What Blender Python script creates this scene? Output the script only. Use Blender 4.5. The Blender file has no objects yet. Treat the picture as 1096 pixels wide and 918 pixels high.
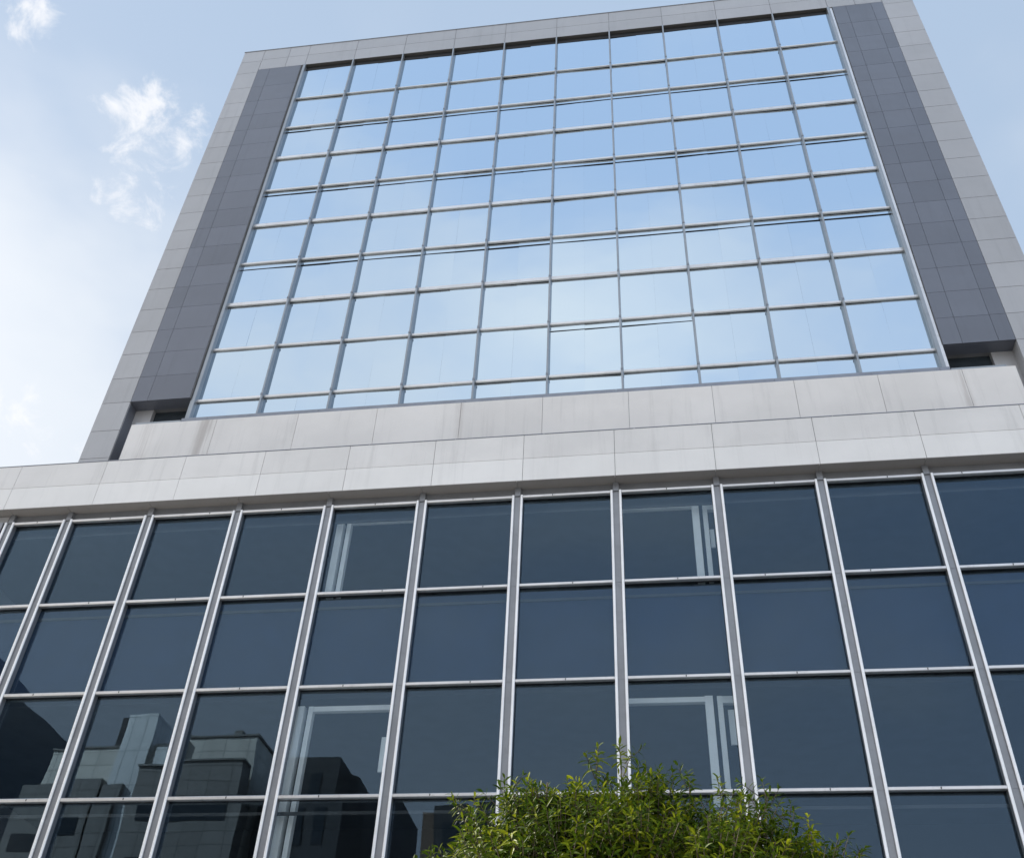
import bpy, math, random
import numpy as np
from mathutils import Matrix, Vector
random.seed(11)
rng = np.random.default_rng(11)
scene = bpy.context.scene
col = scene.collection
U = 1.9
DIST = 15.626

# ------------------------------------------------------------------ camera
cd = bpy.data.cameras.new('camera')
cam = bpy.data.objects.new('camera', cd)
col.objects.link(cam)
scene.camera = cam
cd.sensor_fit = 'HORIZONTAL'
cd.sensor_width = 36.0
cd.lens = 35.848
cd.clip_start = 0.1
cd.clip_end = 3000
yaw, pitch, roll = -0.1816, 0.70732, 0.05583
fw = Vector((math.sin(yaw)*math.cos(pitch), math.cos(yaw)*math.cos(pitch), math.sin(pitch)))
r0 = Vector((math.cos(yaw), -math.sin(yaw), 0))
u0 = r0.cross(fw)
rt = math.cos(roll)*r0 + math.sin(roll)*u0
up = -math.sin(roll)*r0 + math.cos(roll)*u0
cam.matrix_world = Matrix(((rt.x, up.x, -fw.x, 0), (rt.y, up.y, -fw.y, -DIST), (rt.z, up.z, -fw.z, 1.6), (0, 0, 0, 1)))

# ------------------------------------------------------------------ sky, sun, exposure
SUN_EL, SUN_AZ = math.radians(37), math.radians(-61)      # azimuth from +Y towards +X
world = bpy.data.worlds.new("World")
scene.world = world
world.use_nodes = True
wn, wl = world.node_tree.nodes, world.node_tree.links
wn.clear()


def N(nodes, typ, **kw):
    n = nodes.new(typ)
    for k, v in kw.items():
        setattr(n, k, v)
    return n


def math_node(nodes, links, op, a, b=None, clamp=False):
    n = nodes.new('ShaderNodeMath')
    n.operation = op
    n.use_clamp = clamp
    for i, s in enumerate((a, b)):
        if s is None:
            continue
        if isinstance(s, (int, float)):
            n.inputs[i].default_value = s
        else:
            links.new(s, n.inputs[i])
    return n.outputs[0]


def map_range(nodes, links, v, a, b, c, d, smooth=True):
    n = nodes.new('ShaderNodeMapRange')
    n.interpolation_type = 'SMOOTHSTEP' if smooth else 'LINEAR'
    links.new(v, n.inputs[0])
    for i, x in enumerate((a, b, c, d)):
        n.inputs[i+1].default_value = x
    return n.outputs[0]


def mix_col(nodes, links, fac, a, b, mode='MIX'):
    n = nodes.new('ShaderNodeMix')
    n.data_type = 'RGBA'
    n.blend_type = mode
    for sock, s in ((n.inputs[0], fac), (n.inputs[6], a), (n.inputs[7], b)):
        if isinstance(s, (int, float)):
            sock.default_value = s
        elif isinstance(s, (tuple, list)):
            sock.default_value = (*s[:3], 1)
        else:
            links.new(s, sock)
    return n.outputs[2]


sky = N(wn, 'ShaderNodeTexSky', sky_type='NISHITA', sun_disc=False, sun_elevation=SUN_EL, sun_rotation=SUN_AZ,
        air_density=1.0, dust_density=1.6, ozone_density=1.6, altitude=0)
tc = N(wn, 'ShaderNodeTexCoord')
gen = tc.outputs['Generated']
sep = N(wn, 'ShaderNodeSeparateXYZ')
wl.new(gen, sep.inputs[0])
# thin bright haze, thicker towards the horizon and in wide soft veils
veil = N(wn, 'ShaderNodeTexNoise')
veil.inputs['Scale'].default_value = 2.3
veil.inputs['Detail'].default_value = 5
veil.inputs['Roughness'].default_value = 0.5
vm = N(wn, 'ShaderNodeMapping')
vm.inputs['Scale'].default_value = (1, 1, 2.0)
vm.inputs['Location'].default_value = (0.7, 2.3, 0.4)
wl.new(gen, vm.inputs[0])
wl.new(vm.outputs[0], veil.inputs['Vector'])
vv = map_range(wn, wl, veil.outputs[0], 0.35, 0.72, -0.16, 0.2)
el = math_node(wn, wl, 'SUBTRACT', sep.outputs[2], math_node(wn, wl, 'MULTIPLY', vv, 0.55))
hf = map_range(wn, wl, el, 0.81, 0.54, 0, 1)
front = mix_col(wn, wl, hf, (4.3, 5.5, 7.2), (7.2, 7.8, 8.5))       # hazy, paler towards the horizon
back = mix_col(wn, wl, map_range(wn, wl, math_node(wn, wl, 'SUBTRACT', el, math_node(wn, wl, 'SUBTRACT', math_node(wn, wl, 'MULTIPLY', vv, 0.6), math_node(wn, wl, 'MULTIPLY', sep.outputs[0], 0.42))), 0.95, 0.35, 0, 1), (6.9, 8.7, 11.5), (11.2, 11.4, 11.8))
fb = map_range(wn, wl, sep.outputs[1], 0.2, -0.35, 0, 1)
haze_c = mix_col(wn, wl, fb, front, back)
c1 = mix_col(wn, wl, 0.90, sky.outputs[0], haze_c)
# unseen bright cloud round the sun, added for more sky light
sdv = (math.sin(SUN_AZ)*math.cos(SUN_EL), math.cos(SUN_AZ)*math.cos(SUN_EL), math.sin(SUN_EL))
dd = N(wn, 'ShaderNodeVectorMath', operation='DISTANCE')
wl.new(gen, dd.inputs[0])
dd.inputs[1].default_value = sdv
c1 = mix_col(wn, wl, map_range(wn, wl, dd.outputs['Value'], 0.20, 0.05, 0, 1), c1, (11, 11, 11))
# small torn cumulus wisps
cn = N(wn, 'ShaderNodeTexNoise')
cn.inputs['Scale'].default_value = 26
cn.inputs['Detail'].default_value = 10
cn.inputs['Roughness'].default_value = 0.62
cn.inputs['Distortion'].default_value = 0.35
cm = N(wn, 'ShaderNodeMapping')
cm.inputs['Location'].default_value = (1.3, 2.7, 0.6)
wl.new(gen, cm.inputs[0])
wl.new(cm.outputs[0], cn.inputs['Vector'])
cl = cn.outputs[0]


def spot(c, rad):
    d = N(wn, 'ShaderNodeVectorMath', operation='DISTANCE')
    wl.new(gen, d.inputs[0])
    d.inputs[1].default_value = c
    return map_range(wn, wl, d.outputs['Value'], rad, rad*0.15, 0, 1)


m = None
for c, rad, amp in (((-.431, .450, .782), .07, .95), ((-.440, .478, .760), .07, .95), ((-.446, .500, .742), .06, .9), ((-.41, .472, .780), .06, .8), ((-.47, .49, .735), .05, .6),
                    ((-.497, .352, .793), .06, .8), ((-.53, .46, .71), .05, .5), ((-.50, .665, .555), .06, .9),
                    ((-.56, .60, .57), .09, .6), ((-.46, .42, .78), .03, .5)):
    s = math_node(wn, wl, 'MULTIPLY', spot(c, rad), amp)
    m = s if m is None else math_node(wn, wl, 'MAXIMUM', m, s)
soft = math_node(wn, wl, 'MULTIPLY', spot((-.05, -.73, .68), .24), map_range(wn, wl, veil.outputs[0], 0.3, 0.7, 0.1, 0.5))
c1 = mix_col(wn, wl, soft, c1, (13.6, 13.4, 13.0))
th = map_range(wn, wl, m, 0, 1, 0.30, 0.0, False)
cf = math_node(wn, wl, 'SUBTRACT', cl, math_node(wn, wl, 'ADD', th, 0.395))
cf = map_range(wn, wl, cf, 0.0, 0.25, 0, 0.8)
cf = math_node(wn, wl, 'MULTIPLY', cf, map_range(wn, wl, m, 0.0, 0.25, 0, 1))
c2 = mix_col(wn, wl, cf, c1, (9.2, 9.2, 9.4))
bg = N(wn, 'ShaderNodeBackground')
bg.inputs[1].default_value = 0.055
wl.new(c2, bg.inputs[0])
wo = N(wn, 'ShaderNodeOutputWorld')
wl.new(bg.outputs[0], wo.inputs[0])

sd = bpy.data.lights.new('sun', 'SUN')
sd.energy = 5.0
sd.angle = math.radians(0.6)
sd.color = (1.0, 0.94, 0.85)
so = bpy.data.objects.new('sun', sd)
col.objects.link(so)
sdir = Vector((math.sin(SUN_AZ)*math.cos(SUN_EL), math.cos(SUN_AZ)*math.cos(SUN_EL), math.sin(SUN_EL)))
so.rotation_euler = (-sdir).to_track_quat('-Z', 'Y').to_euler()
so.location = sdir*120
vs = scene.view_settings
vs.view_transform = 'Standard'
vs.look = 'None'
vs.exposure = 1.05
vs.gamma = 1
vs.use_curve_mapping = False
scene.cycles.max_bounces = 8
scene.cycles.transparent_max_bounces = 16
scene.cycles.sample_clamp_indirect = 6


# ------------------------------------------------------------------ materials
def new_mat(name):
    m = bpy.data.materials.new(name)
    m.use_nodes = True
    return m, m.node_tree.nodes, m.node_tree.links, m.node_tree.nodes['Principled BSDF']


def coords(n, l, scale):
    t = N(n, 'ShaderNodeTexCoord')
    mp = N(n, 'ShaderNodeMapping')
    mp.inputs['Scale'].default_value = scale
    l.new(t.outputs['Object'], mp.inputs[0])
    return mp.outputs[0]


def noise(n, l, vec, scale, detail=4, rough=0.55):
    t = N(n, 'ShaderNodeTexNoise')
    t.inputs['Scale'].default_value = scale
    t.inputs['Detail'].default_value = detail
    t.inputs['Roughness'].default_value = rough
    l.new(vec, t.inputs['Vector'])
    return t.outputs[0]


def panel_mat(name, rgb, var=0.04, rough=0.38, spec=0.5, metallic=0.0, streak=0.10, rust=None, wav=0.02):
    """coated metal cladding: every panel a shade of its own, faint run marks, slight oil-canning"""
    m, n, l, b = new_mat(name)
    g = N(n, 'ShaderNodeNewGeometry')
    v = map_range(n, l, g.outputs['Random Per Island'], 0, 1, 1-var, 1+var, False)
    s1 = noise(n, l, coords(n, l, (2.6, 2.6, 0.16)), 2.0, 6, 0.65)
    s1 = map_range(n, l, s1, 0.5, 0.78, 1.0, 1-streak)
    s2 = noise(n, l, coords(n, l, (1, 1, 1)), 0.7, 5, 0.6)
    s2 = map_range(n, l, s2, 0.3, 0.7, 1-streak*0.4, 1+streak*0.3)
    f = math_node(n, l, 'MULTIPLY', math_node(n, l, 'MULTIPLY', v, s1), s2)
    c = mix_col(n, l, 1.0, rgb, (1, 1, 1), 'MULTIPLY')
    vm = N(n, 'ShaderNodeVectorMath', operation='SCALE')
    l.new(c, vm.inputs[0])
    l.new(f, vm.inputs['Scale'])
    out = vm.outputs[0]
    if rust:
        t = N(n, 'ShaderNodeTexCoord')
        sp = N(n, 'ShaderNodeSeparateXYZ')
        l.new(t.outputs['Object'], sp.inputs[0])
        rn = noise(n, l, coords(n, l, (14, 3, 0.5)), 1.0, 5, 0.6)
        tot = None
        for x0, w_, a_ in rust:
            d = math_node(n, l, 'ABSOLUTE', math_node(n, l, 'SUBTRACT', sp.outputs[0], x0))
            k = math_node(n, l, 'MULTIPLY', map_range(n, l, d, w_, w_*0.2, 0, a_), map_range(n, l, rn, 0.32, 0.62, 0, 1))
            tot = k if tot is None else math_node(n, l, 'MAXIMUM', tot, k)
        out = mix_col(n, l, tot, out, (0.22, 0.17, 0.14))
    l.new(out, b.inputs['Base Color'])
    b.inputs['Roughness'].default_value = rough
    b.inputs['Metallic'].default_value = metallic
    b.inputs['Specular IOR Level'].default_value = spec
    if wav:
        bp = N(n, 'ShaderNodeBump')
        bp.inputs['Strength'].default_value = 1.0
        bp.inputs['Distance'].default_value = wav
        l.new(noise(n, l, coords(n, l, (1, 1, 1)), 1.1, 2, 0.4), bp.inputs['Height'])
        l.new(bp.outputs[0], b.inputs['Normal'])
    return m


def plain_mat(name, rgb, rough=0.6, metallic=0.0, spec=0.5, var=0.12, scale=3.0, grime=0.0):
    m, n, l, b = new_mat(name)
    t = noise(n, l, coords(n, l, (1, 1, 1)), scale, 6, 0.6)
    f = map_range(n, l, t, 0.3, 0.7, 1-var, 1+var)
    vm = N(n, 'ShaderNodeVectorMath', operation='SCALE')
    vm.inputs[0].default_value = rgb
    l.new(f, vm.inputs['Scale'])
    out = vm.outputs[0]
    if grime:
        g = noise(n, l, coords(n, l, (5, 5, 5)), 1.5, 8, 0.7)
        out = mix_col(n, l, map_range(n, l, g, 0.52, 0.72, 0, grime), out, (rgb[0]*.45, rgb[1]*.42, rgb[2]*.4))
    l.new(out, b.inputs['Base Color'])
    b.inputs['Roughness'].default_value = rough
    b.inputs['Metallic'].default_value = metallic
    b.inputs['Specular IOR Level'].default_value = spec
    return m


M = {}
M['pilaster'] = panel_mat('grey_cladding', (0.415, 0.415, 0.425), 0.05, 0.33, 0.5, 0.1)
M['spandrel'] = panel_mat('pale_cladding', (0.80, 0.77, 0.74), 0.03, 0.42, 0.4, 0.0, 0.12, rust=((-10.62, 0.30, 0.42), (-12.1, .25, .2), (6.65, .18, .3), (-4.4, .15, .2)))
M['fascia_upper'] = panel_mat('pale_upper_cladding', (0.77, 0.75, 0.73), 0.035, 0.40, 0.45, 0.0, 0.14)
M['fascia'] = panel_mat('pale_fascia_cladding', (0.84, 0.825, 0.805), 0.03, 0.40, 0.45, 0.0, 0.09)
M['dark'] = panel_mat('slate_cladding', (0.14, 0.150, 0.180), 0.09, 0.30, 0.6, 0.15, 0.10)
M['joint'] = plain_mat('joint_sealant', (0.19, 0.19, 0.195), 0.8)
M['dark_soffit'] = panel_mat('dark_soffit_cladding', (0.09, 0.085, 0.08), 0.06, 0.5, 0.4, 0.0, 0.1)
M['soffit'] = panel_mat('soffit_cladding', (0.27, 0.255, 0.245), 0.06, 0.5, 0.4, 0.0, 0.1)
M['alu'] = plain_mat('brushed_aluminium', (0.93, 0.93, 0.935), 0.30, 0.25, 0.5, 0.06, 2.0, 0.12)
M['alu_grey'] = plain_mat('grey_aluminium', (0.26, 0.268, 0.285), 0.38, 0.5, 0.5, 0.08, 2.0, 0.2)
M['transom'] = plain_mat('weathered_aluminium', (0.66, 0.645, 0.635), 0.34, 0.75, 0.5, 0.08, 1.5, 0.3)
M['fin'] = plain_mat('blue_grey_aluminium', (0.31, 0.335, 0.36), 0.35, 0.45, 0.5, 0.07, 2.0, 0.2)
M['sill'] = plain_mat('sill_aluminium', (0.25, 0.265, 0.30), 0.4, 0.5, 0.5, 0.1, 2.0, 0.25)
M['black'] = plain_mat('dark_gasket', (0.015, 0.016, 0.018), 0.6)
M['white'] = plain_mat('white_painted_frame', (0.82, 0.83, 0.83), 0.5, var=0.04)
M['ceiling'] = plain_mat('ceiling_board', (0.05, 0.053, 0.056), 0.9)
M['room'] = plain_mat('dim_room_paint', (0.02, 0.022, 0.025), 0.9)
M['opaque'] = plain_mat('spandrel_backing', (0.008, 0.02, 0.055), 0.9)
M['granite'] = panel_mat('granite_plinth', (0.22, 0.215, 0.21), 0.08, 0.5, 0.5, 0, 0.1)
M['roof'] = plain_mat('roof_membrane', (0.25, 0.25, 0.25), 0.9)


def mirror_mat():
    m, n, l, b = new_mat('mirror_glass')
    g = N(n, 'ShaderNodeNewGeometry')
    r = g.outputs['Random Per Island']
    a = map_range(n, l, r, 0, 1, 0.955, 1.03, False)
    bl = map_range(n, l, r, 0.93, 0.94, 0.0, 0.16, False)       # pale blinds drawn behind a few lights
    vm = N(n, 'ShaderNodeVectorMath', operation='SCALE')
    vm.inputs[0].default_value = (0.475, 0.57, 0.65)
    l.new(a, vm.inputs['Scale'])
    l.new(mix_col(n, l, bl, vm.outputs[0], (0.93, 0.95, 0.96)), b.inputs['Base Color'])
    b.inputs['Metallic'].default_value = 1
    b.inputs['Roughness'].default_value = 0.012
    bp = N(n, 'ShaderNodeBump')
    bp.inputs['Strength'].default_value = 1.0
    bp.inputs['Distance'].default_value = 0.004
    l.new(noise(n, l, coords(n, l, (1, 1, 1)), 1.0, 1, 0.3), bp.inputs['Height'])
    l.new(bp.outputs[0], b.inputs['Normal'])
    return m


M['mirror'] = mirror_mat()


def window_glass(name, tint, refl, f0=0.049):
    m, n, l, b = new_mat(name)
    n.remove(b)
    out = n['Material Output']
    tr = N(n, 'ShaderNodeBsdfTransparent')
    tr.inputs[0].default_value = (*tint, 1)
    gl = N(n, 'ShaderNodeBsdfGlossy')
    gl.inputs['Color'].default_value = (*refl, 1)
    gl.inputs['Roughness'].default_value = 0.0
    bp = N(n, 'ShaderNodeBump')
    bp.inputs['Strength'].default_value = 1.0
    bp.inputs['Distance'].default_value = 0.0022
    l.new(noise(n, l, coords(n, l, (1, 1, 1)), 0.9, 1, 0.3), bp.inputs['Height'])
    l.new(bp.outputs[0], gl.inputs['Normal'])
    lw = N(n, 'ShaderNodeLayerWeight')
    lw.inputs[0].default_value = 0.5
    p = math_node(n, l, 'POWER', lw.outputs['Facing'], 4.0)
    f = math_node(n, l, 'ADD', math_node(n, l, 'MULTIPLY', p, 0.75), f0, True)
    mx = N(n, 'ShaderNodeMixShader')
    l.new(f, mx.inputs[0])
    l.new(tr.outputs[0], mx.inputs[1])
    l.new(gl.outputs[0], mx.inputs[2])
    l.new(mx.outputs[0], out.inputs[0])
    return m


M['glass'] = window_glass('tinted_window_glass', (0.86, 0.89, 0.90), (0.52, 0.75, 1.0))
M['city_glass'] = plain_mat('dark_city_glass', (0.03, 0.04, 0.05), 0.08, 0.0, 0.8)


def render_mat(name, rgb, w, h, gloss=(0.8, 0.0)):
    """street-front cladding in large slabs with dark joints"""
    m, n, l, b = new_mat(name)
    t = N(n, 'ShaderNodeTexCoord')
    sp = N(n, 'ShaderNodeSeparateXYZ')
    l.new(t.outputs['Object'], sp.inputs[0])
    cb = N(n, 'ShaderNodeCombineXYZ')
    l.new(math_node(n, l, 'ADD', sp.outputs[0], sp.outputs[1]), cb.inputs[0])
    l.new(sp.outputs[2], cb.inputs[1])
    br = N(n, 'ShaderNodeTexBrick')
    br.offset = 0.0
    for k, v in (('Color1', (*rgb, 1)), ('Color2', (*[c*0.86 for c in rgb], 1)), ('Mortar', (*[c*0.45 for c in rgb], 1)), ('Scale', 1.0),
                 ('Mortar Size', 0.03), ('Brick Width', w), ('Row Height', h)):
        br.inputs[k].default_value = v
    l.new(cb.outputs[0], br.inputs['Vector'])
    g = noise(n, l, coords(n, l, (1.2, 1.2, 0.3)), 0.8, 5, 0.6)
    l.new(mix_col(n, l, map_range(n, l, g, 0.45, 0.75, 0, 0.35), br.outputs['Color'], tuple(c*0.5 for c in rgb)), b.inputs['Base Color'])
    b.inputs['Roughness'].default_value = gloss[0]
    b.inputs['Metallic'].default_value = gloss[1]
    return m


M['beige'] = render_mat('beige_slab_cladding', (0.84, 0.79, 0.70), 1.6, 1.1, (0.42, 0.45))
M['beige_dark'] = render_mat('brown_slab_cladding', (0.30, 0.285, 0.265), 1.4, 0.9, (0.5, 0.2))
M['white_wall'] = render_mat('pale_metal_cladding', (0.86, 0.86, 0.84), 1.1, 2.4, (0.40, 0.7))
M['brown_block'] = plain_mat('brick_brown_render', (0.22, 0.16, 0.12), 0.85, var=0.1, scale=0.5)
M['dark_block'] = plain_mat('charcoal_render', (0.07, 0.073, 0.078), 0.8, var=0.15, scale=0.4)
M['slate_block'] = plain_mat('slate_blue_render', (0.10, 0.125, 0.15), 0.5, var=0.1, scale=0.4)
M['asphalt'] = plain_mat('asphalt', (0.05, 0.05, 0.052), 0.9, var=0.2, scale=2)
M['paving'] = plain_mat('concrete_paving', (0.36, 0.355, 0.345), 0.85, var=0.15, scale=1.5, grime=0.2)
M['earth'] = plain_mat('city_ground', (0.22, 0.215, 0.20), 0.95, var=0.2, scale=0.2)
M['paint'] = plain_mat('road_paint', (0.75, 0.75, 0.73), 0.7)
M['bark'] = plain_mat('bark', (0.11, 0.085, 0.06), 0.9, var=0.35, scale=9)


def leaf_mat():
    m, n, l, b = new_mat('leaf')
    g = N(n, 'ShaderNodeNewGeometry')
    cr = N(n, 'ShaderNodeValToRGB')
    e = cr.color_ramp.elements
    e[0].position = 0.0
    e[0].color = (0.014, 0.034, 0.004, 1)
    e[1].position = 1.0
    e[1].color = (0.29, 0.31, 0.012, 1)
    k = e.new(0.5)
    k.color = (0.064, 0.104, 0.006, 1)
    at = N(n, 'ShaderNodeAttribute', attribute_name='tone')
    tone = math_node(n, l, 'ADD', math_node(n, l, 'MULTIPLY', at.outputs['Fac'], 0.68), math_node(n, l, 'MULTIPLY', g.outputs['Random Per Island'], 0.32))
    l.new(tone, cr.inputs[0])
    l.new(cr.outputs[0], b.inputs['Base Color'])
    b.inputs['Roughness'].default_value = 0.5
    b.inputs['Specular IOR Level'].default_value = 0.04
    tl = N(n, 'ShaderNodeBsdfTranslucent')
    l.new(cr.outputs[0], tl.inputs[0])
    mx = N(n, 'ShaderNodeMixShader')
    mx.inputs[0].default_value = 0.30
    l.new(b.outputs[0], mx.inputs[1])
    l.new(tl.outputs[0], mx.inputs[2])
    l.new(mx.outputs[0], n['Material Output'].inputs[0])
    return m


M['leaf'] = leaf_mat()


# ------------------------------------------------------------------ mesh helpers
def warp(v):
    """the tower is a touch out of square: its courses run down very slightly to the right"""
    x, y, z = v
    s = max(0.0, (z-18.3)/13.7)
    return (x, y, z-(x+2.4)*0.0085*s**3)


class MB:
    def __init__(self, tower=False):
        self.v, self.f, self.tower = [], [], tower

    def quad(self, *p):
        i = len(self.v)
        self.v += [tuple(q) for q in p]
        self.f.append(tuple(range(i, i+len(p))))
        return self

    def hexa(self, p):
        """p: 8 corners, bottom loop (front-left, front-right, back-right, back-left) then top loop"""
        i = len(self.v)
        self.v += [tuple(q) for q in p]
        for a in ((0, 1, 5, 4), (1, 2, 6, 5), (2, 3, 7, 6), (3, 0, 4, 7), (4, 5, 6, 7), (3, 2, 1, 0)):
            self.f.append(tuple(i+k for k in a))
        return self

    def box(self, x0, x1, y0, y1, z0, z1):
        return self.hexa([(x0, y0, z0), (x1, y0, z0), (x1, y1, z0), (x0, y1, z0), (x0, y0, z1), (x1, y0, z1), (x1, y1, z1), (x0, y1, z1)])

    def prism_z(self, prof, z0, z1):
        """prof: counter-clockwise (x, y) outline"""
        i, k = len(self.v), len(prof)
        self.v += [(x, y, z0) for x, y in prof]+[(x, y, z1) for x, y in prof]
        for a in range(k):
            b = (a+1) % k
            self.f.append((i+a, i+b, i+k+b, i+k+a))
        self.f.append(tuple(i+k+a for a in range(k)))
        self.f.append(tuple(i+a for a in reversed(range(k))))
        return self

    def prism_x(self, prof, x0, x1):
        """prof: (y, z) outline"""
        i, k = len(self.v), len(prof)
        self.v += [(x0, y, z) for y, z in prof]+[(x1, y, z) for y, z in prof]
        for a in range(k):
            b = (a+1) % k
            self.f.append((i+a, i+b, i+k+b, i+k+a))
        self.f.append(tuple(i+a for a in reversed(range(k))))
        self.f.append(tuple(i+k+a for a in range(k)))
        return self

    def build(self, name, mat, parent=None, base=(0, 0, 0), smooth=False):
        vv = [warp(v) for v in self.v] if self.tower else self.v
        me = bpy.data.meshes.new(name)
        me.from_pydata([(x-base[0], y-base[1], z-base[2]) for x, y, z in vv], [], self.f)
        me.materials.append(mat)
        me.update()
        if smooth:
            me.shade_smooth()
        o = bpy.data.objects.new(name, me)
        col.objects.link(o)
        if parent is not None:
            o.parent = parent
        else:
            o.location = base
        return o


def empty(name, loc, label, cat, group=None):
    o = bpy.data.objects.new(name, None)
    o.location = loc
    o.empty_display_size = 0.5
    col.objects.link(o)
    o['label'], o['category'] = label, cat
    if group:
        o['group'] = group
    return o


def structure(o):
    o['kind'] = 'structure'
    return o


# ------------------------------------------------------------------ ground
g = MB()
g.quad((-700, -700, -0.13), (700, -700, -0.13), (700, 700, -0.13), (-700, 700, -0.13))
structure(g.build('ground', M['earth']))
structure(MB().quad((-700, -33, -0.126), (700, -33, -0.126), (700, -19, -0.126), (-700, -19, -0.126)).build('road', M['asphalt']))
structure(MB().box(-120, 120, -18.8, 30, -0.12, 0.0).build('pavement', M['paving']))
structure(MB().box(-120, 120, -19.0, -18.803, -0.12, 0.012).build('kerb', M['granite']))
structure(MB().box(-120, 120, -40, -33.0, -0.12, 0.0).build('far_pavement', M['paving']))
pm = MB()
for i in range(-14, 15):
    pm.quad((i*6.0, -26.07, -0.122), (i*6.0+3, -26.07, -0.122), (i*6.0+3, -25.93, -0.122), (i*6.0, -25.93, -0.122))
structure(pm.build('lane_markings', M['paint']))

# ------------------------------------------------------------------ the office building
BASE = (0.0, 4.0, 0.0)
bld = empty('office_building', BASE, 'grey clad office building with a mirrored tower above a dark glass podium', 'building')


def part(mb, name, mat, parent=bld):
    return mb.build(name, mat, parent, BASE)


# --- podium
MX = {k: (k-7.415)*U for k in range(1, 13)}
MX[1] = -12.08
MX[0] = -13.38
RH, RA, RB, RC, RD = 13.455, 11.458, 9.576, 7.651, 5.74
SOF = 13.685
XL, XR = -15.3, MX[12]
GY = 0.125                      # outer face of the podium glass

pg = MB()
pg.box(XL+1.9, XR, GY-0.03, GY+0.05, RH+0.03, SOF-0.004)                     # head panel under the soffit
podium = part(pg, 'podium_glazing', M['alu_grey'])
for k in range(0, 13):
    x = MX[k]
    mu = MB()
    for s in (-1, 1):                                                        # two bright caps with a slim bevel
        a, b = x+s*0.060, x+s*0.106
        lo, hi = min(a, b), max(a, b)
        mu.prism_z([(lo, 0.03), (lo, 0.008), (lo+0.008, 0), (hi-0.008, 0), (hi, 0.008), (hi, 0.03)][::-1], RD-0.3, RH+0.028)
    part(mu, 'mullion', M['alu'], podium)
    rc = MB()
    rc.box(x-0.0555, x+0.0555, 0.045, GY+0.02, RD-0.3, RH+0.02)
    for s in (-1, 1):
        rc.box(x+min(s*0.0558, s*0.103), x+max(s*0.0558, s*0.103), 0.0305, GY+0.02, RD-0.3, RH+0.02)
    rc.box(x-0.055, x+0.055, 0.02, GY-0.031, RH+0.021, SOF-0.006)
    for z in (RA, RB, RC, RD):                                               # splice sleeves at each course
        rc.box(x-0.0552, x+0.0552, 0.041, 0.045, z-0.012, z+0.012)
    part(rc, 'mullion_channel', M['alu_grey'], podium)
for z in (RH, RA, RB, RC, RD):
    tm = MB()
    bk = MB()
    for k in range(0, 12):
        a, b = MX[k]+0.109, MX[k+1]-0.109
        tm.prism_x([(0.012, z-0.022), (0.012, z+0.018), (0.024, z+0.03), (0.09, z+0.03), (0.09, z-0.03), (0.022, z-0.03)][::-1], a, b)
        bk.box(a, b, 0.0905, GY+0.02, z-0.029, z+0.026)
        xj = a+(b-a)*random.uniform(0.25, 0.75)
        bk.box(xj-0.008, xj+0.008, 0.009, 0.0115, z-0.02, z+0.016)            # butt joint in the cover strip
    tr_ = part(tm, 'transom', M['transom'], podium)
    part(bk, 'transom_gasket', M['black'], podium)
panes = [(RA, RH), (RB, RA), (RC, RB), (RD, RC)]
for k in range(0, 12):
    for i, (z0, z1) in enumerate(panes):
        a, b = MX[k]+0.06, MX[k+1]-0.06
        t = [random.uniform(-0.006, 0.006) for _ in range(3)]
        y = [GY+t[0]+t[1]*sx+t[2]*sz for sx, sz in ((-1, -1), (1, -1), (1, 1), (-1, 1))]
        z0_, z1_ = z0+0.01, z1-0.01
        p = MB().quad((a, y[0], z0_), (b, y[1], z0_), (b, y[2], z1_), (a, y[3], z1_))
        p.quad((a, y[0]+.012, z0_), (a, y[3]+.012, z1_), (b, y[2]+.012, z1_), (b, y[1]+.012, z0_))
        part(p, 'window_pane', M['glass'], podium)

# rooms behind the podium glass
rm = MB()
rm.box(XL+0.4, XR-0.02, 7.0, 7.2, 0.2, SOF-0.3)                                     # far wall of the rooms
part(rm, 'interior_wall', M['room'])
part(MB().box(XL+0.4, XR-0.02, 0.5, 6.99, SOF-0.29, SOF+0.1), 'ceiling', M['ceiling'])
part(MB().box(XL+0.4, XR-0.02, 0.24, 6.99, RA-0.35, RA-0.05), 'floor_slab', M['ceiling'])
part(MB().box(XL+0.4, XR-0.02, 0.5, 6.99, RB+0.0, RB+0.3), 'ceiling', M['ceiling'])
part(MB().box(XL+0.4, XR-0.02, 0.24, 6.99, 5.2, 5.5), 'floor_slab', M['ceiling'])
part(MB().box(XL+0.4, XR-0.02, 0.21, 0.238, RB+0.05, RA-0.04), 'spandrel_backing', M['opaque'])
bb = MB()
for z in (RH-0.30, RA-0.26, RC-0.24):
    bb.box(XL+1.95, XR-0.1, 0.172, 0.205, z, z+0.05)
part(bb, 'blind_rail', M['ceiling'])


def frame(x0, xe, ztop, zbot, beam, w=(0.13, 0.085), y=0.32, flip=False):
    f = MB()
    f.box(x0, x0+w[0], y, y+0.16, zbot, ztop)
    f.box(x0+w[0]+0.07, x0+w[0]+0.07+w[1], y+0.02, y+0.14, zbot, ztop)
    if beam:
        lo, hi = (x0+w[0]+w[1]+0.071, xe) if not flip else (xe, x0-0.001)
        f.box(lo, hi, y+0.03, y+0.13, ztop-(0.09 if ztop < 10 else 0.03), ztop)
        if flip:
            f.box(x0+w[0]+w[1]+0.071, x0+0.62, y+0.03, y+0.13, ztop-0.12, ztop)
    return part(f, 'interior_frame', M['white'])


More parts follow.
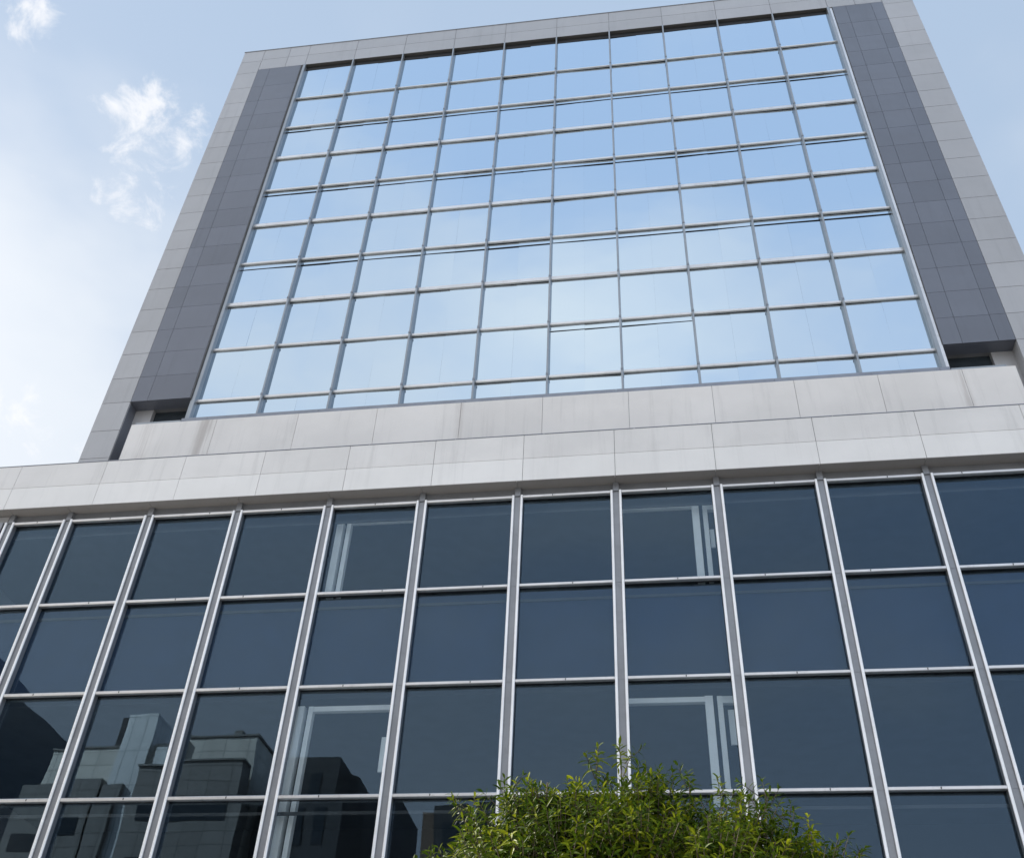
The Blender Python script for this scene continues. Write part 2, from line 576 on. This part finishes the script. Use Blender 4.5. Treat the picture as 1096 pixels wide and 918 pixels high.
frame(-6.36, -4.72, 13.30, RA+0.14, True)
frame(-6.46, -4.72, 9.36, 5.51, True)
frame(0.62, -0.70, 13.28, RA+0.14, True, flip=True)
frame(0.56, -0.72, 9.36, 5.51, True, flip=True)
bl = MB()
bl.box(-4.86, -4.62, 0.30, 0.33, 8.15, 8.75)
part(bl, 'blind', M['white'])
bl = MB()
bl.box(0.92, 1.02, 0.42, 0.45, 8.55, 9.15)
bl.box(0.92, 1.00, 0.42, 0.45, 12.35, 12.75)
part(bl, 'blind', M['white'])


# cladding laid in separate panels with open joints
def panels(xs, zs, y0, y1, gap=0.010, tower=False):
    mb = MB(tower)
    h = gap/2
    for a, b in zip(xs[:-1], xs[1:]):
        for c, d in zip(zs[:-1], zs[1:]):
            mb.box(a+h, b-h, y0, y1, c+h, d-h)
    return mb


# corner pier, plinth and hidden flanks of the podium
part(panels([XL, -14.4, MX[0]-0.13], [0.0, 1.9, 3.82, RD, RC, RB, RA, RH+0.03], -0.01, 0.06), 'corner_pier', M['alu_grey'])
pl = panels([MX[0]-0.1]+[MX[k] for k in range(1, 13)], [0.0, 0.9, 2.7, 4.5, RD-0.31], 0.02, 0.1)
part(pl, 'plinth', M['granite'])
side_b = MB()
side_b.box(XL, XL+0.38, 0.065, 14, 0, SOF-0.01)
side_b.box(XR, XR+1.9, 0.0, 14, 0, SOF-0.01)
side_b.box(XL+0.381, XR-0.001, 13.7, 14, 0, SOF-0.01)
side_b.box(XL+0.381, MX[0]-0.109, 0.065, 0.3, 0, SOF-0.01)
side_b.box(XL+0.381, XR-0.001, 0.105, 0.3, 0, 5.19)
part(side_b, 'side_wall', M['pilaster'])

# fascia: two courses of pale panels, coping and soffit
FY = -0.18
fx = [XL-0.3, -13.51, -11.53, -9.76, -8.01, -6.19, -4.39, -2.58, -0.78, 1.12, 3.03, 4.93, 6.83, 8.72, XR+2.1]
fa = panels(fx, [SOF+0.004, 14.235], FY, FY+0.06, 0.009)
part(fa, 'fascia', M['fascia'])
fa2 = panels(fx, [14.235, 14.835], FY, FY+0.06, 0.009)
part(fa2, 'fascia', M['fascia_upper'])
part(MB().box(XL-0.28, XR+2.08, FY+0.02, FY+0.33, SOF+0.012, 14.80), 'fascia_backing', M['joint'])
cp = MB()
cxs = [XL-0.32]+[x+0.4 for x in fx[1:-1]]+[XR+2.12]
for a, b in zip(cxs[:-1], cxs[1:]):
    cp.box(a+0.004, b-0.004, FY-0.006, FY+0.40, 14.838, 14.852)
part(cp, 'coping', M['sill'])
sf = MB()
sx = [XL-0.3]+[MX[k] for k in range(0, 13)]+[XR+2.1]
for a, b in zip(sx[:-1], sx[1:]):
    sf.box(a+0.005, b-0.005, FY+0.003, GY+0.12, SOF-0.004, SOF+0.003)
part(sf, 'soffit', M['soffit'])
part(MB().box(XL-0.2, XR+2.0, FY+0.34, 14.1, 14.3, 14.5), 'podium_roof', M['roof'])

# --- tower
TY = 1.71                        # front of the mullion caps
TG = 1.86                        # mirror glass
YP = 1.74                        # cladding face
TX = [-11.266+1.7703*k for k in range(11)]
TR = [31.997, 30.296, 28.621, 26.943, 25.262, 23.543, 21.847, 20.128, 18.334]
SILL = 17.60
TOP = 34.02                      # underside of the top fascia
PT = 35.28
oL, iL, dL = -13.76, -12.98, -11.40
dR, iR, oR = 6.575, 8.13, 9.05
zs_half = [14.9, 15.75, 16.6, 17.47, 18.40]
row = [18.40, 19.25, 20.128, 20.98, 21.847, 22.69, 23.543, 24.40, 25.262, 26.10, 26.943, 27.78, 28.621, 29.46, 30.296, 31.15, 31.997, 32.90, TOP]
zs_p = zs_half[:-1]+row[:-1]+[33.05, TOP-0.1, PT]
zs_p = [14.9, 15.75, 16.6, 17.47]+row[:-1]+[33.85, 34.6, PT]

for a, b, i0, i1 in ((oL, iL, 0, 0), (iR, oR, 0, 0)):
    part(panels([a, b], zs_p, YP, YP+0.05, 0.013, True), 'pilaster', M['pilaster'])
NOTCH = 18.40
RECESS = 0.36
for xs in ([iL, iL+0.44, dL], [dR, dR+0.42, iR-0.36, iR]):
    part(panels(xs, row, YP, YP+0.05, 0.008, True), 'dark_cladding', M['dark'])
tops = [-12.98, -12.0]+[TX[k] for k in range(0, 11)]+[7.3, 8.13]
mb = MB(True)
mb.v = []
for a, b in zip(tops[:-1], tops[1:]):
    for c, d in ((TOP, 34.66), (34.66, PT)):
        mb.box(a+0.006, b-0.006, YP, YP+0.05, c+0.006, d-0.006)
part(mb, 'parapet', M['pilaster'])
# core behind the cladding
core = MB(True)
core.box(oL+0.01, iL-0.012, YP+0.02, 16, 14.6, PT-0.01)
core.box(iR+0.012, oR-0.01, YP+0.02, 16, 14.6, PT-0.01)
core.box(iL-0.011, dL+0.02, YP+0.02, YP+0.9, NOTCH+0.008, TOP+0.01)
core.box(dR-0.02, iR+0.011, YP+0.02, YP+0.9, NOTCH+0.008, TOP+0.01)
core.box(iL-0.011, iR+0.011, YP+0.02, YP+0.9, TOP+0.011, PT-0.01)
core.box(iL-0.011, iR+0.011, YP+0.91, 16, 19.5, PT-0.3)
part(core, 'tower_core', M['joint'])
sk = MB(True)
for s, x in ((-1, oL), (1, oR)):                                    # flank cladding
    zz = zs_p
    ys = [YP+0.02, 4.2, 6.6, 9.0, 11.4, 13.8, 16.0]
    for c, d in zip(zz[:-1], zz[1:]):
        for e, f_ in zip(ys[:-1], ys[1:]):
            sk.box(min(x, x-s*0.008), max(x, x-s*0.008), e+0.006, f_-0.006, c+0.006, d-0.006)
part(sk, 'side_wall', M['pilaster'])
cp = MB(True)
cx = [oL-0.02, -12.4, -8.9, -5.3, -1.7, 1.9, 5.4, oR+0.02]
for a, b in zip(cx[:-1], cx[1:]):
    cp.box(a+0.004, b-0.004, YP-0.015, YP+0.5, PT+0.001, PT+0.035)
part(cp, 'coping', M['alu_grey'])

# soffit over the curtain wall
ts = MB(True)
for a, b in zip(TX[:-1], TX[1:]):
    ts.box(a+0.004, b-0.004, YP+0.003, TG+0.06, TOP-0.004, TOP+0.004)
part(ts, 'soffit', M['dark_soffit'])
part(MB(True).box(TX[0]-0.05, TX[10]+0.05, TG-0.012, TG+0.029, TOP-0.22, TOP-0.006), 'soffit_reflection_strip', M['black'])  # black strip painting the soffit's dark reflection along the top of the glass

# curtain wall
cw = MB(True)
cw.box(TX[0]-0.06, TX[10]+0.06, TG+0.03, TG+0.12, SILL-0.02, TOP-0.01)
curtain = part(cw, 'curtain_wall', M['black'])
for k, x in enumerate(TX):
    mu = MB(True)
    w = 0.023 if 0 < k < 10 else 0.042
    zb = SILL-0.0
    mu.prism_z([(x-w, TG+0.02), (x-w, TY+0.006), (x-w+0.006, TY), (x+w-0.006, TY), (x+w, TY+0.006), (x+w, TG+0.02)][::-1], zb, TOP-0.005)
    mo = part(mu, 'mullion', M['fin'], curtain)
    if k in (0, 10):
        continue
    for z in TR:
        part(MB(True).box(x-w-0.008, x+w+0.008, TY-0.008, TY+0.02, z-0.03, z+0.03), 'splice_plate', M['sill'], curtain)
# light reveal strip beside the right jamb and thin shadow gap at the left one
part(MB(True).box(TX[10]+0.046, dR-0.012, TY+0.05, TG+0.06, SILL, TOP-0.006), 'jamb_trim', M['transom'], curtain)
part(MB(True).box(dL+0.006, TX[0]-0.046, TY+0.09, TG+0.06, SILL, TOP-0.006), 'jamb_trim', M['fin'], curtain)
for i, z in enumerate(TR):
    wide = i in (2, 4, 6)
    hh = 0.064 if wide else (0.03 if i == 0 else 0.040)
    tm = MB(True)
    for k in range(10):
        a, b = TX[k]+0.032, TX[k+1]-0.032
        tm.prism_x([(TG-0.060, z-hh+0.010), (TG-0.060, z+hh-0.010), (TG-0.050, z+hh), (TG-0.012, z+hh), (TG-0.012, z-hh), (TG-0.050, z-hh)][::-1], a, b)
    part(tm, 'transom', M['transom'], curtain)
    gk = MB(True)
    for k in range(10):
        a, b = TX[k]+0.032, TX[k+1]-0.032
        gk.box(a, b, TG-0.0115, TG+0.02, z-hh*0.35, z+hh*0.35)
        if i in (1, 3, 5) or (i == 7 and k in (5, 6)):                                    # opening-light frame a hand below the bar
            gk.box(a, b, TG-0.019, TG+0.02, z-0.236, z-0.222)
    part(gk, 'transom_gasket', M['black'], curtain)
rows_t = [TOP-0.012]+TR+[SILL]
for k in range(10):
    for i in range(10):
        z1, z0 = rows_t[i], rows_t[i+1]
        p = MB(True)
        a, b = TX[k]+0.02, TX[k+1]-0.02
        mid = (a+b)/2
        t = [random.uniform(-0.006, 0.006) for _ in range(2)]
        for c, d in ((a, mid-0.0005), (mid+0.0005, b)):
            tt = [random.uniform(-0.0035, 0.0035) for _ in range(2)]
            y = [TG+t[0]*sx+t[1]*sz+tt[0]*s1+tt[1]*sz for sx, sz, s1 in
                 (((c-mid)/.9, -1, -1), ((d-mid)/.9, -1, 1), ((d-mid)/.9, 1, 1), ((c-mid)/.9, 1, -1))]
            q = [(c, z0+.004), (d, z0+.004), (d, z1-.004), (c, z1-.004)]
            p.hexa([(q[0][0], y[0], q[0][1]), (q[1][0], y[1], q[1][1]), (q[1][0], TG+.022, q[1][1]), (q[0][0], TG+.022, q[0][1]),
                    (q[3][0], y[3], q[3][1]), (q[2][0], y[2], q[2][1]), (q[2][0], TG+.022, q[2][1]), (q[3][0], TG+.022, q[3][1])])
        part(p, 'mirror_pane', M['mirror'], curtain)

# sill and spandrel band
SY = 1.58
sl = MB()
xs = [TX[0]-0.07, TX[0]+0.6]+[TX[k]-0.15 for k in range(2, 11, 2)]+[TX[10]+0.07]
for a, b in zip(xs[:-1], xs[1:]):
    sl.prism_x([(SY+0.012, 17.472), (SY+0.012, 17.575), (TG-0.03, 17.63), (TG-0.03, 17.472)][::-1], a+0.004, b-0.004)
part(sl, 'sill', M['sill'])
spx = [-12.59, -10.39, -8.34, -6.40, -4.39, -2.48, -0.52, 1.35, 3.15, 4.95, 6.72, 7.84]
part(panels(spx, [14.6, 17.465], SY, SY+0.05, 0.009), 'spandrel', M['spandrel'])
part(MB().box(-12.57, 7.82, SY+0.03, SY+0.24, 14.6, 17.46), 'spandrel_backing', M['pilaster'])
# recesses at the two lower corners of the tower
for x0, x1, flip in ((iL, dL, False), (dR, iR, True)):
    w0, w1 = (x0+0.47, x1+0.05) if not flip else (x0-0.05, x1-0.47)
    rw = MB(True)
    yb = YP+RECESS
    # back wall round a window opening
    if not flip:
        rw.box(x0-0.01, w0, yb, yb+0.2, 14.6, NOTCH+0.01)
    else:
        rw.box(w1, x1+0.01, yb, yb+0.2, 14.6, NOTCH+0.01)
    rw.box(w0, w1, yb, yb+0.2, 14.6, 17.47)
    part(rw, 'recess_wall', M['pilaster'])
    part(MB(True).box(x0+0.005, x1-0.005, YP+0.052, yb, NOTCH-0.004, NOTCH+0.006), 'recess_soffit', M['dark'])
    part(MB(True).box(w0+0.003, w1-0.003, yb+0.12, yb+0.135, 17.475, NOTCH+0.0), 'recess_window', M['city_glass'])
    part(MB(True).box(w0, w1, SY+0.02, yb+0.11, 17.468, 17.53), 'recess_sill', M['fin'])
    # pilaster return facing the opening; slate colour paints shade on the left one
    xr = x0 if not flip else x1
    part(MB(True).box(min(xr, xr-0.011) if not flip else xr, xr if not flip else xr+0.011, YP+0.052, yb, 14.6, NOTCH), 'pilaster_return', M['pilaster' if flip else 'dark'])

# ------------------------------------------------------------------ buildings across the street (seen mirrored in the glass)
def city_block(name, label, walls, wins, base, roofs=(), turn=0.0, eye=Vector((0, 15.9))):
    e = empty(name, base, label, 'building', 'buildings across the street')
    rot = Matrix.Rotation(turn, 2)
    piv = Vector((base[0], -45.0))

    def put(w, b):
        """a box turned about the front of the block, its height kept in step with its distance"""
        x0, x1, y0, y1, z0, z1 = b
        c = Vector(((x0+x1)/2, y1))
        k = ((piv+rot @ (c-piv))-eye).length/(c-eye).length
        z0, z1 = (0.0 if z0 == 0 else 1.6+(z0-1.6)*k), 1.6+(z1-1.6)*k
        q = [piv+rot @ (Vector(p)-piv) for p in ((x0, y0), (x1, y0), (x1, y1), (x0, y1))]
        w.hexa([(p.x, p.y, z0) for p in q]+[(p.x, p.y, z1) for p in q])
        return w
    for mat, boxes in walls:
        w = MB()
        for b in boxes:
            put(w, b)
        w.build('wall', M[mat], e, base)
    for x0, x1, y, z0, z1 in wins:
        put(MB(), (x0, x1, y-0.05, y+0.04, z0, z1)).build('window', M['city_glass'], e, base)
    for b in roofs:
        put(MB(), b).build('roof_edge', M['beige_dark'], e, base)
    return e


Yb = -45.0
city_block('office_building', 'pale beige stepped office block mirrored in the lower left panes',
           [('beige', [(-43.2, -37.2, Yb-7, Yb-2, 20, 30.0), (-34.9, -32.3, Yb-7, Yb-0.6, 20, 29.5), (-32.3, -27.4, Yb-5, Yb-0.9, 20, 29.7)]),
            ('white_wall', [(-37.2, -34.9, Yb-6, Yb, 20, 31.4), (-34.4, -33.4, Yb-0.59, Yb-0.1, 25, 29.0)]),
            ('beige_dark', [(-43.0, -37.4, Yb-1.99, Yb+0.3, 0, 26.8), (-37.2, -35.9, Yb+0.01, Yb+0.35, 0, 26.4), (-34.8, -27.4, Yb-0.59, Yb+0.6, 0, 27.3)]),
            ('dark_block', [(-38.9, -37.6, Yb-6, Yb-2.1, 30.003, 32.2), (-42.8, -27.6, Yb-7, Yb-2.2, 0, 19.99)])],
           [(-42.4, -38.0, Yb+0.3, 22.4, 23.5), (-34.0, -28.2, Yb+0.6, 23.2, 24.4), (-34.0, -28.2, Yb+0.6, 19.6, 20.8)], (-35, -50, 0),
           [(-32.4, -27.3, Yb-5, Yb-0.8, 29.704, 29.85), (-34.9, -27.3, Yb-0.4, Yb+0.7, 27.304, 27.42), (-43.3, -37.25, Yb-7, Yb-1.9, 30.004, 30.14),
            (-29.6, -29.1, Yb-3, Yb-2, 29.86, 30.7), (-31.3, -30.1, Yb-4, Yb-2.5, 29.86, 30.3)])
city_block('office_building', 'charcoal block with a chamfered top mirrored beside the pale beige one',
           [('dark_block', [(-25.3, -20.6, -58, Yb, 0, 28.1), (-27.35, -25.3, -58, Yb-2, 0, 25.0)])],
           [(x, x+0.7, Yb, z, z+2.2) for x in (-24.9, -23.6, -22.3) for z in (24.9, 21.7, 18.5)], (-23, -50, 0))
ch = MB()
ch.prism_z([(-20.6, Yb-0.01), (-20.6, -58), (-19.5, -58), (-19.5, Yb-1.2)][::-1], 0, 27.2)
ch.build('corner_bay', M['dark_block'], bpy.data.objects['office_building.002'], (-23, -50, 0))
city_block('glass_tower', 'slate blue tower mirrored in the far left pane',
           [('slate_block', [(-110, -74.5, -112, -72, 0, 53.0)])], [(-104+i*7.0, -99+i*7.0, -72, z, z+3.4) for i in range(4) for z in (46, 40.5, 35, 29.5)], (-92, -90, 0))
city_block('apartment_block', 'dark twin apartment slabs mirrored low beside the tree',
           [('brown_block', [(-15.9, -15.1, -60, Yb-0.4, 0, 23.9)]), ('dark_block', [(-15.1, -13.2, -60, Yb, 0, 24.2), (-12.7, -8.5, -60, Yb, 0, 24.3), (-13.2, -12.7, -60, Yb-1.5, 0, 23.6)])],
           [(x, x+0.9, Yb, z, z+1.4) for x in (-14.6, -12.3, -11.0, -9.8) for z in (21.8, 19, 16.2)], (-12, -50, 0))


# ------------------------------------------------------------------ tree
TB = Vector((-0.50, -7.6, 0.0))
tree = empty('street_tree', TB, 'bushy green tree with narrow leaves in front of the dark glass podium', 'tree')


def tube(mb, pts, rads, seg=10):
    pts = [Vector(p) for p in pts]
    rings = []
    for i, p in enumerate(pts):
        d = (pts[min(i+1, len(pts)-1)]-pts[max(i-1, 0)]).normalized()
        a = d.orthogonal().normalized()
        b = d.cross(a)
        i0 = len(mb.v)
        for s in range(seg):
            t = 2*math.pi*s/seg
            mb.v.append(tuple(p+(a*math.cos(t)+b*math.sin(t))*rads[i]))
        rings.append(i0)
    for r, q in zip(rings[:-1], rings[1:]):
        for s in range(seg):
            mb.f.append((r+s, r+(s+1) % seg, q+(s+1) % seg, q+s))
    mb.f.append(tuple(rings[-1]+s for s in range(seg)))


tk = MB()
tube(tk, [TB+Vector((0, 0, -0.05)), TB+Vector((0.01, 0, 0.25)), TB+Vector((0.04, 0.02, 1.0)), TB+Vector((0.0, 0.05, 1.8)), TB+Vector((-0.03, 0.02, 2.5))], [0.17, 0.125, 0.105, 0.095, 0.085], 14)
tk.build('trunk', M['bark'], tree, TB, True)
lb = MB()
CC = TB+Vector((0.06, 0.0, 3.46))
RX, RY, RZ = 1.66, 1.6, 0.86
ends = []
for i in range(11):
    a = 2*math.pi*i/11+random.uniform(-.25, .25)
    s = TB+Vector((0, 0.03, random.uniform(1.8, 2.45)))
    rr = random.uniform(0.75, 1.0)
    e = CC+Vector((math.cos(a)*RX*0.75*rr, math.sin(a)*RY*0.75*rr, random.uniform(-0.2, 0.8)))
    mdl = s.lerp(e, 0.5)+Vector((0, 0, -0.18))
    tube(lb, [s, mdl, e], [0.055, 0.038, 0.014], 7)
    ends.append(e)
    for j in range(4):
        b0 = s.lerp(e, random.uniform(0.4, 0.9))+Vector((0, 0, -0.1))
        b1 = b0+Vector((random.uniform(-.5, .5), random.uniform(-.5, .5), random.uniform(0.25, 0.8)))
        tube(lb, [b0, b0.lerp(b1, .5)+Vector((0, 0, .05)), b1], [0.02, 0.013, 0.006], 5)
lb.build('limb', M['bark'], tree, TB, True)

# crown: shoots with a rosette of narrow arching leaves
V, F, TONE = [], [], []


def leaf(p, d, nrm, L, W, droop, shade):
    """narrow folded leaf: 4 stations along the midrib"""
    d = d.normalized()
    s = d.cross(nrm).normalized()
    u = s.cross(d).normalized()
    i = len(V)
    st = ((0.0, 0.10), (0.28, 0.85), (0.6, 1.0), (0.85, 0.5), (1.0, 0.03))
    for t, w in st:
        c = p+d*(L*t)-Vector((0, 0, 1))*(droop*L*t*t)
        e = s*(W*0.5*w)
        V.append(tuple(c-e+u*(W*0.16*w)))
        V.append(tuple(c))
        V.append(tuple(c+e+u*(W*0.16*w)))
    for k in range(len(st)-1):
        a = i+3*k
        F.append((a, a+1, a+4, a+3))
        F.append((a+1, a+2, a+5, a+4))
        TONE.extend((shade, shade))


tw = MB()


def shoot(p, d, n, scale=1.0, stem=0.16):
    d = d.normalized()
    a = d.orthogonal().normalized()
    b = d.cross(a)
    tube(tw, [p-d*stem*0.7, p+d*stem*0.2, p+d*stem], [0.0045, 0.0035, 0.002], 4)
    ph = random.uniform(0, 6.28)
    shade = random.betavariate(1.1, 1.5)         # fresh or older growth
    for k in range(n):
        t = k/(n-1)
        ph += 2.4
        q = p+d*(stem*(t*1.15-0.2))
        out = a*math.cos(ph)+b*math.sin(ph)
        el = 0.02+0.95*t*t
        dd = out*math.cos(el)+d*math.sin(el)
        leaf(q, dd+Vector((0, 0, random.uniform(-.15, .15))), d, scale*random.uniform(0.075, 0.115)*(1.1-0.35*t), scale*random.uniform(0.0165, 0.0235), random.uniform(0.1, 0.45), shade)


def bump(v):
    return 1+0.13*math.sin(4.1*v.x+1.3)*math.cos(3.3*v.y+.4)+0.10*math.sin(7.3*v.y+2.1*v.z)*math.cos(6.1*v.x)


lumps = []
while len(lumps) < 215:
    v = Vector((random.gauss(0, 1), random.gauss(0, 1), random.gauss(0, 1))).normalized()
    if v.z < -0.6:
        continue
    r = random.choice((1.0, 1.0, 0.95, 0.78, 0.55))*bump(v)*random.uniform(0.88, 1.04)
    p = CC+Vector((v.x*RX*r, v.y*RY*r, v.z*RZ*r))
    if all((p-q).length > 0.16 for q, _, _ in lumps):
        lumps.append((p, v, random.uniform(0.24, 0.42)))
for p, v, rad in lumps:
    up_ = Vector((v.x*0.8, v.y*0.8, v.z+0.5)).normalized()
    for k in range(int(58*(rad/0.33)**2)):
        w = Vector((random.gauss(0, 1), random.gauss(0, 1), random.gauss(0, 1))).normalized()
        q = p+Vector((w.x, w.y, w.z*0.7))*rad*random.uniform(0.25, 1.0)**0.5
        d = w+up_*0.9+Vector((0, 0, 0.35))
        shoot(q, d, random.randint(9, 14), random.uniform(0.8, 1.1), 0.11)
# leading shoots standing out of the crown
for (x, y, z, k) in ((-0.43, -7.6, 4.93, 5), (-0.30, -7.45, 4.86, 4), (-0.62, -7.7, 4.82, 4), (-0.12, -7.6, 4.72, 3), (-1.37, -7.6, 4.68, 4), (-1.2, -7.5, 4.6, 3), (-1.6, -7.7, 4.5, 3),
                     (0.68, -7.6, 4.64, 4), (0.86, -7.5, 4.5, 3), (0.1, -7.7, 4.66, 3), (-0.85, -7.6, 4.66, 3), (0.98, -7.6, 4.34, 3), (0.35, -7.6, 4.6, 2)):
    top = Vector((x, y, z+0.04))
    root = Vector((x*0.9-0.04, y, z-0.95))
    tube(tw, [root, root.lerp(top, .5)+Vector((random.uniform(-.04, .04), 0, 0)), top], [0.011, 0.008, 0.003], 5)
    for j in range(k*3):
        t = 1-j*0.06
        q = root.lerp(top, max(t, 0.1))
        a = random.uniform(0, 6.28)
        d = Vector((math.cos(a)*(0.9 if j else 0.1), math.sin(a)*(0.9 if j else .1), 0.75))
        shoot(q+d*(0.11 if j else 0.0), d, random.randint(9, 13), random.uniform(0.85, 1.1), 0.12)
me = bpy.data.meshes.new('crown')
me.from_pydata([(x-TB.x, y-TB.y, z-TB.z) for x, y, z in V], [], F)
me.materials.append(M['leaf'])
me.attributes.new('tone', 'FLOAT', 'FACE').data.foreach_set('value', TONE)
me.update()
cr = bpy.data.objects.new('crown', me)
col.objects.link(cr)
cr.parent = tree
tw.build('twigs', M['bark'], tree, TB)
